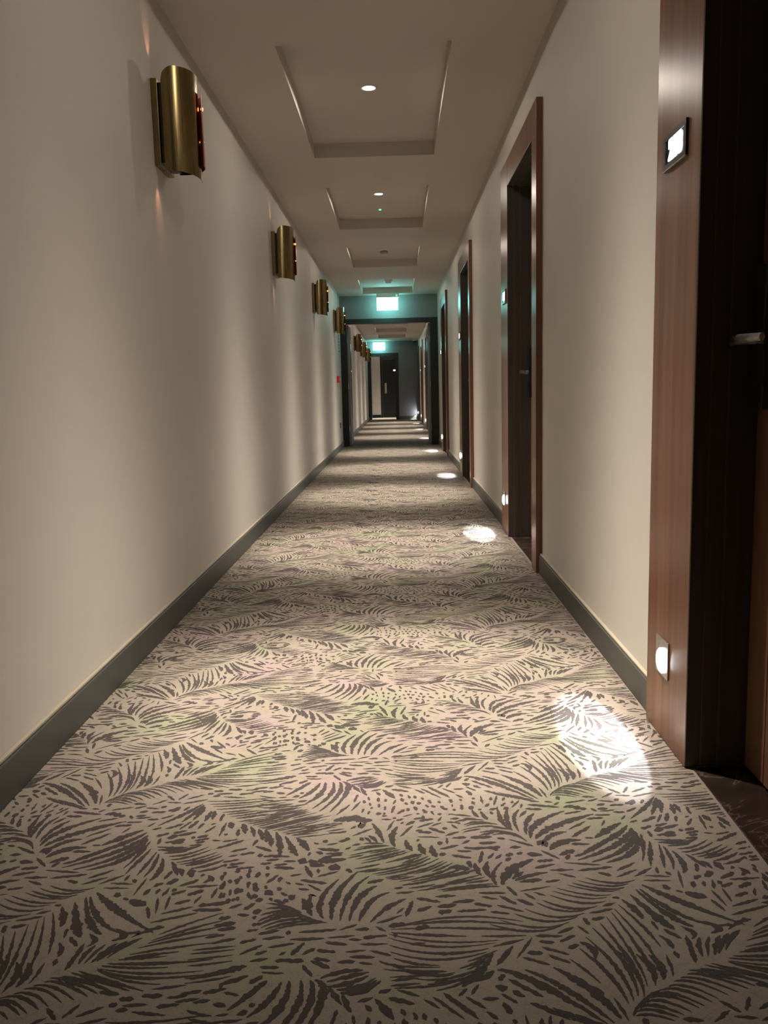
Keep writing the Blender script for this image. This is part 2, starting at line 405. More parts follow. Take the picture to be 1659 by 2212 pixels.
# ------------------------------------------------------------------ carpet pattern (pile of a second colour, tufted a hair proud)
CARPET = [
  ([[(-.881,1.918),(-.823,1.887),(-.733,1.797)],[(-.791,1.923),(-.741,1.869),(-.713,1.811)]],3,17,'s'),
  ([[(-.758,1.947),(-.719,1.884),(-.699,1.81)],[(-.71,2.015),(-.676,1.915),(-.683,1.828)],[(-.668,2.059),(-.649,1.93),(-.653,1.87)],[(-.643,2.087),(-.605,1.98),(-.606,1.9)]],7,10,'m'),
  ([[(-.63,2.101),(-.612,2.062),(-.611,2.043)],[(-.612,2.125),(-.581,2.051),(-.554,2.009)],[(-.597,2.139),(-.56,2.064),(-.52,2.035)],[(-.584,2.149),(-.525,2.091),(-.443,2.027)]],5,16,'s'),
  ([[(-.574,2.158),(-.55,2.147),(-.543,2.132)],[(-.525,2.126),(-.492,2.11),(-.432,2.073)]],3,13,'d'),
  ([[(-.837,1.849),(-.809,1.833),(-.783,1.813)],[(-.777,1.817),(-.746,1.793),(-.722,1.785)]],3,14,'s'),
  ([[(-.597,2.006),(-.586,1.988),(-.585,1.97)],[(-.513,2.039),(-.493,2.02),(-.51,2.007)],[(-.479,2.01),(-.448,2.032),(-.429,2.036)]],5,12,'s'),
  ([[(-.535,1.995),(-.544,1.969),(-.546,1.947)],[(-.463,2.01),(-.483,1.993),(-.507,1.959)]],4,10,'s'),
  ([[(-.736,1.985),(-.718,1.967),(-.721,1.941)],[(-.66,1.956),(-.642,1.922),(-.648,1.889)],[(-.633,1.955),(-.622,1.929),(-.627,1.897)]],4,13,'s'),
  ([[(.041,1.873),(.086,1.891),(.129,1.922)],[(-.029,1.937),(.053,1.921),(.135,1.96)],[(-.034,2.016),(.064,1.988),(.181,2.001)],[(-.026,2.034),(.107,2.061),(.239,2.028)]],11,8,'m'),
  ([[(.139,2.036),(.204,2.015),(.265,2.031)],[(.233,2.094),(.278,2.068),(.327,2.076)],[(.28,2.142),(.334,2.12),(.375,2.12)],[(.334,2.171),(.381,2.153),(.424,2.162)]],10,7,'s'),
  ([[(.08,1.883),(.112,1.919),(.137,1.96)],[(.092,1.895),(.119,1.91),(.131,1.922)]],2,16,'s'),
  ([[(.131,1.882),(.142,1.877),(.147,1.873)],[(.158,1.873),(.166,1.864),(.175,1.86)]],2,20,'s'),
  ([[(-.689,1.814),(-.665,1.816),(-.636,1.804)],[(-.664,1.847),(-.635,1.85),(-.599,1.826)],[(-.622,1.88),(-.592,1.879),(-.555,1.851)],[(-.578,1.907),(-.546,1.902),(-.494,1.872)],[(-.539,1.933),(-.476,1.907),(-.419,1.885)]],12,8,'s'),
  ([[(-.692,1.821),(-.677,1.843),(-.654,1.862)],[(-.675,1.836),(-.66,1.858),(-.635,1.873)]],2,7,'s'),
  ([[(-.508,1.932),(-.406,1.897),(-.285,1.913)],[(-.503,1.942),(-.406,1.938),(-.29,1.952)],[(-.469,1.964),(-.395,1.98),(-.296,1.994)],[(-.43,2.022),(-.376,2.057),(-.309,2.092)]],11,8,'m'),
  ([[(-.702,1.749),(-.679,1.784),(-.636,1.804)],[(-.667,1.769),(-.586,1.76),(-.518,1.793)],[(-.625,1.726),(-.542,1.738),(-.489,1.792)]],6,9,'d'),
  ([[(-.493,1.884),(-.394,1.872),(-.297,1.893)],[(-.471,1.836),(-.389,1.845),(-.279,1.864)]],4,9,'d'),
  ([[(-.459,1.817),(-.373,1.819),(-.276,1.839)],[(-.403,1.753),(-.339,1.766),(-.255,1.788)],[(-.347,1.713),(-.299,1.73),(-.217,1.769)],[(-.295,1.683),(-.245,1.708),(-.18,1.74)],[(-.243,1.663),(-.192,1.68),(-.137,1.711)]],16,8,'m'),
  ([[(-.271,1.683),(-.207,1.7),(-.13,1.711)],[(-.253,1.669),(-.198,1.68),(-.129,1.698)],[(-.238,1.653),(-.186,1.661),(-.141,1.672)]],4,7,'m'),
  ([[(-.161,1.722),(-.138,1.728),(-.111,1.745)],[(-.13,1.711),(-.11,1.724),(-.089,1.703)]],3,24,'s'),
  ([[(-.096,1.717),(-.086,1.718),(-.073,1.719)],[(-.102,1.7),(-.095,1.697),(-.086,1.703)]],2,26,'s'),
  ([[(-.464,1.805),(-.498,1.757),(-.541,1.71)],[(-.458,1.795),(-.465,1.763),(-.476,1.725)],[(-.443,1.776),(-.445,1.755),(-.45,1.728)],[(-.427,1.769),(-.425,1.748),(-.424,1.73)]],5,13,'s'),
  ([[(-.383,1.719),(-.38,1.706),(-.374,1.692)],[(-.35,1.708),(-.341,1.685),(-.337,1.662)],[(-.327,1.691),(-.316,1.665),(-.311,1.649)],[(-.302,1.68),(-.291,1.651),(-.286,1.63)],[(-.277,1.673),(-.264,1.626),(-.257,1.578)]],6,14,'s'),
  ([[(-.302,1.684),(-.293,1.658),(-.292,1.633)],[(-.28,1.673),(-.264,1.626),(-.264,1.593)],[(-.255,1.657),(-.236,1.613),(-.22,1.58)],[(-.234,1.65),(-.215,1.625),(-.203,1.6)]],4,15,'s'),
  ([[(-.297,1.615),(-.295,1.591),(-.292,1.579)],[(-.201,1.649),(-.193,1.63),(-.183,1.624)]],3,9,'d'),
  ([[(-.516,1.671),(-.476,1.682),(-.416,1.713)],[(-.503,1.633),(-.45,1.644),(-.39,1.67)],[(-.462,1.625),(-.399,1.636),(-.343,1.653)]],6,9,'d'),
  ([[(-.382,1.588),(-.329,1.61),(-.286,1.62)],[(-.372,1.553),(-.312,1.568),(-.242,1.578)],[(-.364,1.531),(-.305,1.54),(-.238,1.55)]],6,9,'d'),
  ([[(-.36,1.525),(-.348,1.473),(-.343,1.428)],[(-.336,1.525),(-.32,1.472),(-.32,1.428)],[(-.3,1.529),(-.294,1.477),(-.28,1.427)],[(-.242,1.533),(-.246,1.475),(-.222,1.426)]],8,9,'o'),
  ([[(-.28,1.585),(-.25,1.596),(-.22,1.583)],[(-.282,1.556),(-.252,1.561),(-.217,1.56)]],3,9,'d'),
  ([[(-.517,1.624),(-.49,1.62),(-.461,1.622)],[(-.491,1.591),(-.455,1.598),(-.419,1.624)],[(-.457,1.558),(-.42,1.571),(-.381,1.596)],[(-.414,1.532),(-.388,1.54),(-.361,1.558)]],9,9,'s'),
  ([[(-.549,1.691),(-.537,1.697),(-.53,1.697)],[(-.536,1.659),(-.517,1.661),(-.495,1.676)],[(-.514,1.639),(-.483,1.644),(-.465,1.65)]],4,10,'d'),
  ([[(-.564,1.691),(-.598,1.663),(-.633,1.63)],[(-.552,1.668),(-.598,1.605),(-.689,1.549)],[(-.543,1.652),(-.565,1.581),(-.631,1.537)]],5,15,'s'),
  ([[(-.537,1.643),(-.546,1.592),(-.561,1.542)],[(-.518,1.606),(-.531,1.563),(-.542,1.519)],[(-.507,1.6),(-.507,1.557),(-.513,1.516)],[(-.49,1.579),(-.482,1.534),(-.494,1.501)]],5,13,'s'),
  ([[(-.471,1.567),(-.458,1.544),(-.447,1.52)],[(-.447,1.541),(-.441,1.53),(-.435,1.514)],[(-.428,1.535),(-.422,1.522),(-.419,1.508)],[(-.382,1.513),(-.374,1.504),(-.368,1.491)]],4,15,'s'),
  ([[(-.556,1.488),(-.551,1.501),(-.544,1.506)],[(-.511,1.467),(-.496,1.476),(-.484,1.489)],[(-.47,1.481),(-.45,1.496),(-.438,1.506)],[(-.423,1.47),(-.396,1.484),(-.371,1.504)]],9,10,'d'),
  ([[(-.494,1.451),(-.479,1.461),(-.47,1.471)],[(-.436,1.44),(-.404,1.454),(-.365,1.478)]],4,10,'d'),
  ([[(-.407,1.406),(-.391,1.413),(-.368,1.424)],[(-.366,1.415),(-.326,1.428),(-.284,1.437)]],4,10,'d'),
  ([[(.157,1.726),(.148,1.743),(.146,1.761)],[(.172,1.712),(.167,1.729),(.161,1.75)],[(.213,1.674),(.2,1.714),(.199,1.77)],[(.219,1.668),(.214,1.721),(.223,1.765)],[(.234,1.661),(.231,1.713),(.247,1.754)],[(.245,1.648),(.253,1.699),(.275,1.736)]],6,12,'s'),
  ([[(.254,1.632),(.277,1.692),(.344,1.743)],[(.264,1.632),(.311,1.681),(.404,1.73)]],2,19,'s'),
  ([[(.277,1.599),(.304,1.64),(.338,1.653)],[(.286,1.587),(.315,1.615),(.356,1.623)]],2,17,'s'),
  ([[(.266,1.605),(.277,1.617),(.283,1.598)],[(.211,1.6),(.221,1.603),(.234,1.603)]],2,16,'s'),
  ([[(.14,1.726),(.113,1.731),(.086,1.738)],[(.181,1.698),(.145,1.703),(.11,1.683)],[(.217,1.668),(.172,1.676),(.115,1.661)],[(.248,1.617),(.214,1.649),(.165,1.638)]],8,10,'m'),
  ([[(.239,1.576),(.254,1.573),(.269,1.57)],[(.303,1.569),(.324,1.58),(.337,1.585)],[(.329,1.562),(.368,1.584),(.457,1.661)]],3,15,'s'),
  ([[(.073,1.818),(.075,1.788),(.088,1.759)],[(.127,1.824),(.132,1.794),(.128,1.744)],[(.215,1.813),(.203,1.777),(.167,1.757)],[(.262,1.797),(.255,1.775),(.249,1.754)]],8,9,'o'),
  ([[(.116,1.639),(.139,1.639),(.181,1.641)],[(.114,1.615),(.151,1.602),(.193,1.607)],[(.075,1.604),(.119,1.588),(.182,1.595)]],5,10,'d'),
  ([[(.086,1.575),(.117,1.565),(.147,1.562)],[(.147,1.562),(.185,1.566),(.211,1.577)]],2,12,'d'),
  ([[(-.047,1.623),(-.061,1.67),(-.074,1.703)],[(-.025,1.61),(-.03,1.65),(-.02,1.691)]],2,15,'s'),
  ([[(-.084,1.652),(-.074,1.642),(-.063,1.62)],[(-.1,1.646),(-.096,1.639),(-.093,1.633)]],2,11,'s'),
  ([[(.012,1.591),(.002,1.612),(-.001,1.634)],[(.036,1.576),(.027,1.597),(.025,1.618)],[(.059,1.567),(.051,1.587),(.05,1.611)]],3,17,'s'),
  ([[(.074,1.641),(.069,1.604),(.075,1.569)],[(.088,1.575),(.097,1.569),(.106,1.571)]],2,9,'o'),
  ([[(.121,1.526),(.119,1.54),(.118,1.551)],[(.142,1.499),(.135,1.518),(.133,1.543)],[(.159,1.486),(.153,1.518),(.159,1.545)],[(.167,1.47),(.164,1.507),(.186,1.549)]],4,12,'s'),
  ([[(.176,1.47),(.197,1.516),(.247,1.556)]],1,22,'s'),
  ([[(.199,1.49),(.23,1.518),(.288,1.538)],[(.209,1.474),(.233,1.479),(.257,1.481)]],2,14,'m'),
  ([[(-.047,1.621),(-.08,1.624),(-.111,1.616)],[(-.015,1.598),(-.065,1.579),(-.121,1.558)],[(.035,1.572),(-.015,1.541),(-.094,1.516)],[(.083,1.547),(.029,1.51),(-.036,1.49)],[(.135,1.513),(.073,1.485),(-.007,1.465)],[(.168,1.465),(.116,1.464),(.036,1.446)]],20,9,'m'),
  ([[(.075,1.525),(.097,1.53),(.117,1.521)],[(-.006,1.56),(.01,1.568),(.032,1.576)]],2,16,'s'),
  ([[(-.193,1.565),(-.182,1.548),(-.163,1.542)],[(-.177,1.559),(-.158,1.559),(-.121,1.563)],[(-.218,1.563),(-.208,1.56),(-.198,1.554)],[(-.156,1.528),(-.143,1.528),(-.131,1.53)]],4,26,'s'),
  ([[(-.116,1.704),(-.127,1.672),(-.173,1.667)],[(-.13,1.604),(-.149,1.599),(-.184,1.606)],[(-.122,1.581),(-.15,1.576),(-.175,1.57)]],5,9,'d'),
  ([[(-.015,1.668),(-.002,1.675),(.012,1.681)],[(.018,1.661),(.037,1.661),(.06,1.66)],[(.069,1.705),(.096,1.704),(.112,1.697)]],5,10,'d'),
  ([[(-.192,2.083),(-.19,2.102),(-.197,2.117)],[(-.167,2.067),(-.179,2.097),(-.175,2.131)],[(-.146,2.057),(-.154,2.12),(-.116,2.201)],[(-.132,2.05),(-.118,2.139),(-.084,2.205)],[(-.112,2.049),(-.1,2.118),(-.068,2.162)],[(-.094,2.046),(-.075,2.107),(-.043,2.134)],[(-.064,2.047),(-.038,2.086),(-.001,2.116)]],8,14,'s'),
  ([[(-.2,2.081),(-.226,2.099),(-.256,2.107)],[(-.175,2.063),(-.224,2.07),(-.265,2.043)],[(-.145,2.045),(-.197,2.04),(-.247,2.024)]],6,10,'s'),
  ([[(-.376,2.057),(-.32,2.064),(-.266,2.084)],[(-.369,2.015),(-.311,2.026),(-.257,2.038)],[(-.328,1.978),(-.268,2.002),(-.204,2.022)]],6,9,'d'),
  ([[(-.109,2.023),(-.073,2.026),(-.042,2.025)],[(-.092,1.995),(-.069,1.999),(-.034,2.002)],[(-.034,2.043),(-.006,2.051),(.026,2.06)],[(-.014,1.988),(.021,1.991),(.056,1.997)]],6,10,'d'),
  ([[(.039,2.097),(.089,2.105),(.146,2.113)],[(.019,2.074),(.055,2.075),(.092,2.086)]],3,10,'d'),
  ([[(-.158,1.998),(-.131,1.992),(-.099,1.987)],[(-.175,1.955),(-.144,1.952),(-.113,1.944)],[(-.255,1.949),(-.224,1.948),(-.194,1.951)],[(-.257,1.932),(-.225,1.921),(-.187,1.922)]],7,8,'d'),
  ([[(-.362,2.245),(-.351,2.18),(-.34,2.118)],[(-.326,2.232),(-.313,2.168),(-.301,2.107)],[(-.285,2.22),(-.288,2.167),(-.278,2.116)]],4,8,'o'),
  ([[(-.227,1.902),(-.25,1.871),(-.278,1.837)],[(-.201,1.899),(-.212,1.858),(-.24,1.821)],[(-.182,1.898),(-.184,1.834),(-.218,1.776)],[(-.16,1.9),(-.159,1.841),(-.199,1.761)],[(-.148,1.9),(-.133,1.855),(-.167,1.753)]],6,13,'s'),
  ([[(-.265,1.937),(-.297,1.926),(-.351,1.907)],[(-.258,1.912),(-.283,1.9),(-.301,1.893)]],2,16,'s'),
  ([[(-.141,1.905),(-.112,1.919),(-.074,1.924)],[(-.125,1.885),(-.092,1.89),(-.061,1.91)],[(-.095,1.866),(-.069,1.873),(-.044,1.896)]],5,11,'s'),
  ([[(-.129,1.883),(-.117,1.863),(-.105,1.843)],[(-.106,1.87),(-.098,1.846),(-.09,1.831)],[(-.054,1.857),(-.04,1.837),(-.025,1.814)]],3,13,'s'),
  ([[(-.052,1.942),(-.014,1.928),(.061,1.925)],[(-.029,1.899),(.016,1.906),(.068,1.912)],[(-.029,1.883),(.019,1.886),(.078,1.892)]],5,7,'m'),
  ([[(-.34,1.839),(-.306,1.827),(-.274,1.83)],[(-.332,1.787),(-.278,1.782),(-.22,1.798)],[(-.325,1.744),(-.275,1.757),(-.225,1.776)],[(-.32,1.717),(-.272,1.736),(-.212,1.758)]],8,8,'m'),
  ([[(-.316,1.69),(-.268,1.709),(-.191,1.747)],[(-.295,1.683),(-.244,1.705),(-.162,1.739)]],4,8,'m'),
  ([[(-.104,1.831),(-.097,1.787),(-.104,1.744)],[(-.076,1.838),(-.069,1.786),(-.07,1.743)],[(-.05,1.83),(-.05,1.785),(-.053,1.743)]],4,8,'o'),
  ([[(-.025,1.852),(-.004,1.798),(.002,1.734)],[(.011,1.843),(.024,1.79),(.04,1.74)],[(.039,1.834),(.049,1.789),(.067,1.739)],[(.073,1.781),(.086,1.759),(.095,1.738)]],6,9,'o'),
  ([[(-.073,1.73),(-.056,1.733),(-.039,1.735)],[(-.042,1.705),(-.028,1.711),(-.015,1.718)],[(-.005,1.728),(.023,1.73),(.05,1.733)],[(.005,1.707),(.036,1.713),(.077,1.725)]],6,10,'d'),
  ([[(-.267,1.458),(-.261,1.456),(-.25,1.446)],[(-.251,1.431),(-.242,1.426),(-.229,1.419)],[(-.218,1.445),(-.212,1.437),(-.206,1.435)],[(-.175,1.449),(-.178,1.446),(-.176,1.444)]],4,16,'s'),
]

TX, TY = 1.02, 0.685

def bez(c, t):
    # curve that passes through the three guide points
    (x0, y0), (xm, ym), (x1, y1) = c
    cx, cy = 2*xm-(x0+x1)/2, 2*ym-(y0+y1)/2
    a, b, d = (1-t)**2, 2*t*(1-t), t*t
    return a*x0+b*cx+d*x1, a*y0+b*cy+d*y1

def tile_barbs(seg_len, rng):
    frng = random.Random(5)
    """list of closed outlines (as strips of left/right points) for one repeat of the pattern"""
    strips = []
    def strip(c, t0, t1, w, both):
        p0 = bez(c, t0); pm = bez(c, (t0+t1)/2); p1 = bez(c, t1)
        L = math.dist(p0, pm)+math.dist(pm, p1)
        if L < 0.004: return
        n = max(4, min(44, int(L/seg_len)))
        lf, rt = [], []
        ph = rng.uniform(0.35, 0.65)
        for i in range(n+1):
            u = i/n
            t = t0+(t1-t0)*u
            x, y = bez(c, t)
            x2, y2 = bez(c, min(t+0.01, 1.02)); x3, y3 = bez(c, t-0.01)
            dx, dy = x2-x3, y2-y3
            l = math.hypot(dx, dy) or 1
            nx, ny = -dy/l, dx/l
            if both: k = min(1.0, u/0.18+0.12, (1-u)/0.18+0.12)
            else:
                k = (u/ph)**0.65 if u < ph else ((1-u)/(1-ph))**0.75
                k = 0.16+0.84*k
            jl, jr = rng.uniform(0.62, 1.4), rng.uniform(0.62, 1.4)
            h = w*0.5*k
            lf.append((x+nx*h*jl, y+ny*h*jl)); rt.append((x-nx*h*jr, y-ny*h*jr))
        strips.append((lf, rt))
    for g, n, w, st in CARPET:
        if st == 'm' or (st == 's' and w <= 11): n = int(n*1.25+0.5)
        if st == 'm': w = w*0.88
        for k in range(n):
            f = k/max(n-1, 1)*(len(g)-1)
            i = min(int(f), max(len(g)-2, 0)); t = f-i
            a, b = g[i], g[min(i+1, len(g)-1)]
            jx, jy = rng.gauss(0, 0.002), rng.gauss(0, 0.002)
            c = [(p[0]*(1-t)+q[0]*t+jx, p[1]*(1-t)+q[1]*t+jy) for p, q in zip(a, b)]
            ww = w*0.00100*rng.uniform(0.75, 1.15)
            if st == 's': strip(c, 0, 1, ww, False)
            elif st == 'm':
                if rng.random() < 0.35: strip(c, 0, rng.uniform(0.4, 0.62), ww, False); strip(c, rng.uniform(0.66, 0.72), 1, ww*0.9, False)
                else: strip(c, 0, rng.uniform(0.8, 1), ww, False)
            else:
                L = math.dist(c[0], c[1])+math.dist(c[1], c[2])
                step = (0.056 if st == 'd' else 0.030)
                s = rng.uniform(0, 0.8)*step
                while s < L:
                    d = step*rng.uniform(0.35, 0.75)
                    strip(c, s/L, min(1, (s+d)/L), ww*rng.uniform(0.7, 1.15), True)
                    s += step*rng.uniform(0.85, 1.5)
    # short strokes that follow their neighbours fill whatever is still bare
    CELL = 0.004
    NX, NY = int(TX/CELL), int(TY/CELL)
    occ = {}
    def mark(lf, rt):
        m = len(lf)
        for i in range(m):
            a, b = lf[i], rt[i]
            j = min(i+1, m-1); k = max(i-1, 0)
            ang = math.atan2(lf[j][1]-lf[k][1], lf[j][0]-lf[k][0])
            q = max(1, int(math.dist(a, b)/CELL)+1)
            for e in range(q+1):
                x, y = a[0]+(b[0]-a[0])*e/q, a[1]+(b[1]-a[1])*e/q
                occ[(int(x/CELL) % NX, int(y/CELL) % NY)] = ang
    for lf, rt in tile_barbs_hi(strips): mark(lf, rt)
    R = 3
    for _ in range(9000):
        ix, iy = frng.randrange(NX), frng.randrange(NY)
        near = None
        for rr in range(0, 14):
            hit = [occ[((ix+dx) % NX, (iy+dy) % NY)] for dx in range(-rr, rr+1) for dy in ((-rr, rr) if abs(dx) < rr else range(-rr, rr+1)) if ((ix+dx) % NX, (iy+dy) % NY) in occ]
            if hit:
                near = (rr, hit[0]); break
        if near is None or near[0] < R: continue
        ang = near[1]+frng.gauss(0, 0.10)
        ca, sa = math.cos(ang), math.sin(ang)
        x, y = (ix+0.5)*CELL, (iy+0.5)*CELL
        # grow both ways until something is met
        ext = []
        for sg in (-1, 1):
            d = 0.004; lim = frng.uniform(0.012, 0.05)
            while d < lim:
                px, py = int((x+sg*ca*d)/CELL) % NX, int((y+sg*sa*d)/CELL) % NY
                if any(((px+u) % NX, (py+v) % NY) in occ for u in (-1, 0, 1) for v in (-1, 0, 1)): break
                d += 0.004
            ext.append(d-0.003)
        if ext[0]+ext[1] < 0.010: continue
        c = [(x-ca*ext[0], y-sa*ext[0]), (x+ca*(ext[1]-ext[0])/2, y+sa*(ext[1]-ext[0])/2), (x+ca*ext[1], y+sa*ext[1])]
        strip(c, 0, 1, frng.uniform(0.0055, 0.0092), frng.random() < 0.6)
        mark(*strips[-1])
    return strips

def tile_barbs_hi(strips):
    # resample long thin strips so that the occupancy test sees no holes
    out = []
    for lf, rt in strips:
        l2, r2 = [], []
        for (a, b), (c, d) in zip(zip(lf, rt), zip(lf[1:], rt[1:])):
            m = max(1, int(math.dist(a, c)/0.003))
            for e in range(m):
                t = e/m
                l2.append((a[0]+(c[0]-a[0])*t, a[1]+(c[1]-a[1])*t)); r2.append((b[0]+(d[0]-b[0])*t, b[1]+(d[1]-b[1])*t))
        l2.append(lf[-1]); r2.append(rt[-1])
        out.append((l2, r2))
    return out

verts, faces = [], []
XA, XB = XL+0.004, XF+0.011
zrng = random.Random(11)
prng = random.Random(3)
tiles = {'hi': tile_barbs(0.0045, prng), 'mid': tile_barbs(0.011, random.Random(3)), 'lo': tile_barbs(0.03, random.Random(3))}
for j in range(-2, 42):
    yo = j*TY
    key = 'hi' if j < 3 else ('mid' if j < 7 else 'lo')
    for i in (-1, 0, 1):
        xo = i*TX
        for lf, rt in tiles[key]:
            ymin = min(p[1] for p in lf)+yo
            if ymin < 0.85 or ymin > Y2-0.3: continue
            xs = [p[0]+xo for p in lf]
            if max(xs) < XA+0.004 or min(xs) > XB-0.004: continue
            b = len(verts)
            zc = zrng.uniform(0.0002, 0.0005)
            for (ax, ay), (bx, by) in zip(lf, rt):
                verts.append((min(max(ax+xo, XA), XB), ay+yo, zc)); verts.append((min(max(bx+xo, XA), XB), by+yo, zc))
            for q in range(len(lf)-1):
                faces.append((b+2*q, b+2*q+1, b+2*q+3, b+2*q+2))
me = bpy.data.meshes.new('leaf_pattern')
me.from_pydata(verts, [], faces)
me.materials.append(M['barb'])
me.update()
lp = bpy.data.objects.new('leaf_pattern', me)
link(lp, floor)
lp['kind'] = 'stuff'
lp['label'] = 'dark taupe palm leaf barbs tufted into the carpet'

# ------------------------------------------------------------------ lamps
def spot(name, loc, target, power, col, angle, blend, radius, parent, scale=None, roll_axis=None):
    d = bpy.data.lights.new(name, 'SPOT')
    d.energy = power; d.color = col
    d.spot_size = angle; d.spot_blend = blend
    d.shadow_soft_size = radius
    o = bpy.data.objects.new(name, d)
    link(o, parent)
    z = (Vector(loc)-Vector(target)).normalized()
    xa = Vector(roll_axis) if roll_axis is not None else (Vector((1, 0, 0)) if abs(z.x) < 0.9 else Vector((0, 1, 0)))
    xa = (xa-z*xa.dot(z)).normalized()
    ya = z.cross(xa)
    m = Matrix((xa, ya, z)).transposed().to_4x4()
    if scale: m = m @ Matrix.Diagonal((scale[0], scale[1], 1, 1))
    m.translation = Vector(loc)-root_off(parent)
    o.matrix_local = m
    return o

# ------------------------------------------------------------------ walnut doors on the right
ORD = ['nearest', 'second', 'third', 'fourth', 'fifth', 'sixth', 'seventh', 'last']

def make_door(k, fo):
    no = fo-OPEN_W
    where = {0: 'cut off by the right edge of the photo', 7: 'beside the slate end wall'}.get(k, '%s along the right wall' % ORD[k])
    d = empty('door_%d' % (k+1), (XR, (no+fo)/2, 0), 'walnut framed guest room door, %s' % where, 'door', kind='structure')
    # frame faces
    mesh('jamb', B(XF, XR, fo, fo+FAR_J, 0.001, HEAD_Z, 0.0015), M['walnut'], d)
    mesh('jamb', B(XF, XR, no-NEAR_J, no, 0.001, HEAD_Z, 0.0015), M['walnut'], d)
    mesh('frame_head', B(XF+0.0006, XR, no, fo, OPEN_Z, HEAD_Z-0.0006, 0.0015), M['walnut'], d)
    # lining boards of the reveal, far side, near side, top
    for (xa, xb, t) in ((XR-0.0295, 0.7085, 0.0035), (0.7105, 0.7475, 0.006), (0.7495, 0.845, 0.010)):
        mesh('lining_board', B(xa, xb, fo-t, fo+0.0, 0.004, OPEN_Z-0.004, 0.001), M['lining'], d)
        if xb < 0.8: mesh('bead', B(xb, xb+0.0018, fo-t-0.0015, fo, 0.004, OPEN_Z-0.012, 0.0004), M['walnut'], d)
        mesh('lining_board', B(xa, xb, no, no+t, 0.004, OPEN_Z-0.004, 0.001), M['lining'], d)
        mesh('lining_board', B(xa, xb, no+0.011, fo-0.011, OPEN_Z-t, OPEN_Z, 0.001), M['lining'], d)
    # door leaf with routed grooves
    lf = bmesh.new()
    e0, e1 = no+0.012, fo-0.012
    g = [e0, e0+0.10, e1-0.105, e1]
    for a, b in zip(g, g[1:]):
        box(lf, LEAF_X, LEAF_X+0.04, a+0.002, b-0.002, 0.012, OPEN_Z-0.012, 0.0015)
    box(lf, LEAF_X+0.004, LEAF_X+0.04, e0+0.001, e1-0.001, 0.013, OPEN_Z-0.013)
    leaf = mesh('door_leaf', lf, M['walnut_leaf'], d)
    # lock case: waisted tall plate with curved top
    lc = bmesh.new()
    yc = fo-0.062
    prof = [(-0.036, 0.86), (0.036, 0.86), (0.038, 0.93), (0.030, 1.00), (0.033, 1.05), (0.041, 1.10), (0.042, 1.15), (0.030, 1.166), (0.0, 1.172), (-0.030, 1.166), (-0.042, 1.15), (-0.041, 1.10), (-0.033, 1.05), (-0.030, 1.00), (-0.038, 0.93)]
    fr = [lc.verts.new((LEAF_X-0.024, yc+p[0]*0.9, p[1])) for p in prof]
    bk = [lc.verts.new((LEAF_X-0.0005, yc+p[0], p[1])) for p in prof]
    lc.faces.new(fr)
    for i in range(len(prof)):
        j = (i+1) % len(prof)
        lc.faces.new((fr[i], bk[i], bk[j], fr[j]))
    lock = mesh('lock_case', lc, M['lockcase'], d)
    # lever handle on a short neck
    lv = bmesh.new()
    lathe(lv, [(0.0, 0), (0.011, 0), (0.011, 0.040), (0.0, 0.040)], (LEAF_X-0.064, fo-0.045, 1.012), 'x', 20)
    n = 10
    prev = None
    for i in range(n+1):
        u = i/n
        yy = fo-0.022-0.135*u
        hh = 0.0125-0.0035*u
        tx = 0.006
        xx = LEAF_X-0.066+0.010*u*u
        ring = [lv.verts.new((xx+tx*math.cos(a), yy, 1.012+hh*math.sin(a))) for a in [q*math.pi/6 for q in range(12)]]
        if prev:
            for q in range(12): lv.faces.new((prev[q], prev[(q+1) % 12], ring[(q+1) % 12], ring[q]))
        else: lv.faces.new(ring)
        prev = ring
    lv.faces.new(prev)
    mesh('lever', lv, M['steel'], lock)
    # spyhole
    sp = lathe(bmesh.new(), [(0.0, 0), (0.007, 0), (0.010, 0.003), (0.010, 0.006)], (LEAF_X-0.006, (no+fo)/2, 1.50), 'x', 16)
    mesh('spyhole', sp, M['steel'], leaf)
    # marble threshold
    mesh('threshold', B(XF+0.018, LEAF_X+0.04, no+0.001, fo-0.011, -0.02, 0.003, 0.001), M['marble'], d)
    # back of the recess so that no light leaks round the leaf
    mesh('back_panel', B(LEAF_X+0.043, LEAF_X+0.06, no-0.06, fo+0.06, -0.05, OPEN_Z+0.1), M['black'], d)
    return d

for k, fo in enumerate(DOORS):
    make_door(k, fo)

# ------------------------------------------------------------------ low-level lights and lit room numbers on the far jambs
def step_light(k, fo):
    yc = fo+0.18; z0, z1 = 0.172, 0.270
    t = empty('step_light', (XF, yc, z0), 'square steel low level light glowing on the %s walnut door frame' % ORD[k], 'light', 'low level lights beside the doors')
    pl = bmesh.new()
    box(pl, XF-0.004, XF-0.0002, yc-0.049, yc+0.049, z0, z1, 0.0012)
    fp = mesh('face_plate', pl, M['steel'], t)
    ln = lathe(bmesh.new(), [(0.033, -0.0002), (0.033, -0.003), (0.028, -0.007), (0.018, -0.010), (0.0, -0.011)], (XF-0.004, yc-0.004, 0.212), 'x', 28)
    mesh('lens', ln, M['lens_cool'], fp, smooth=True)
    src = (XF-0.022, yc-0.004, 0.212)
    # flat fan of light thrown down on to the carpet, and a faint wide spill
    a = math.radians(31)
    tgt = (src[0]-math.sin(a), src[1], src[2]-math.cos(a))
    spot('beam', src, tgt, STEP_POWER, STEP_COLOR, math.radians(112), 0.12, 0.004, t, scale=(0.23, 1.0), roll_axis=(1, 0, 0))
    spot('spill', src, (src[0]-1.0, src[1], src[2]-0.03), STEP_POWER*0.12, STEP_COLOR, math.radians(176), 0.15, 0.006, t)

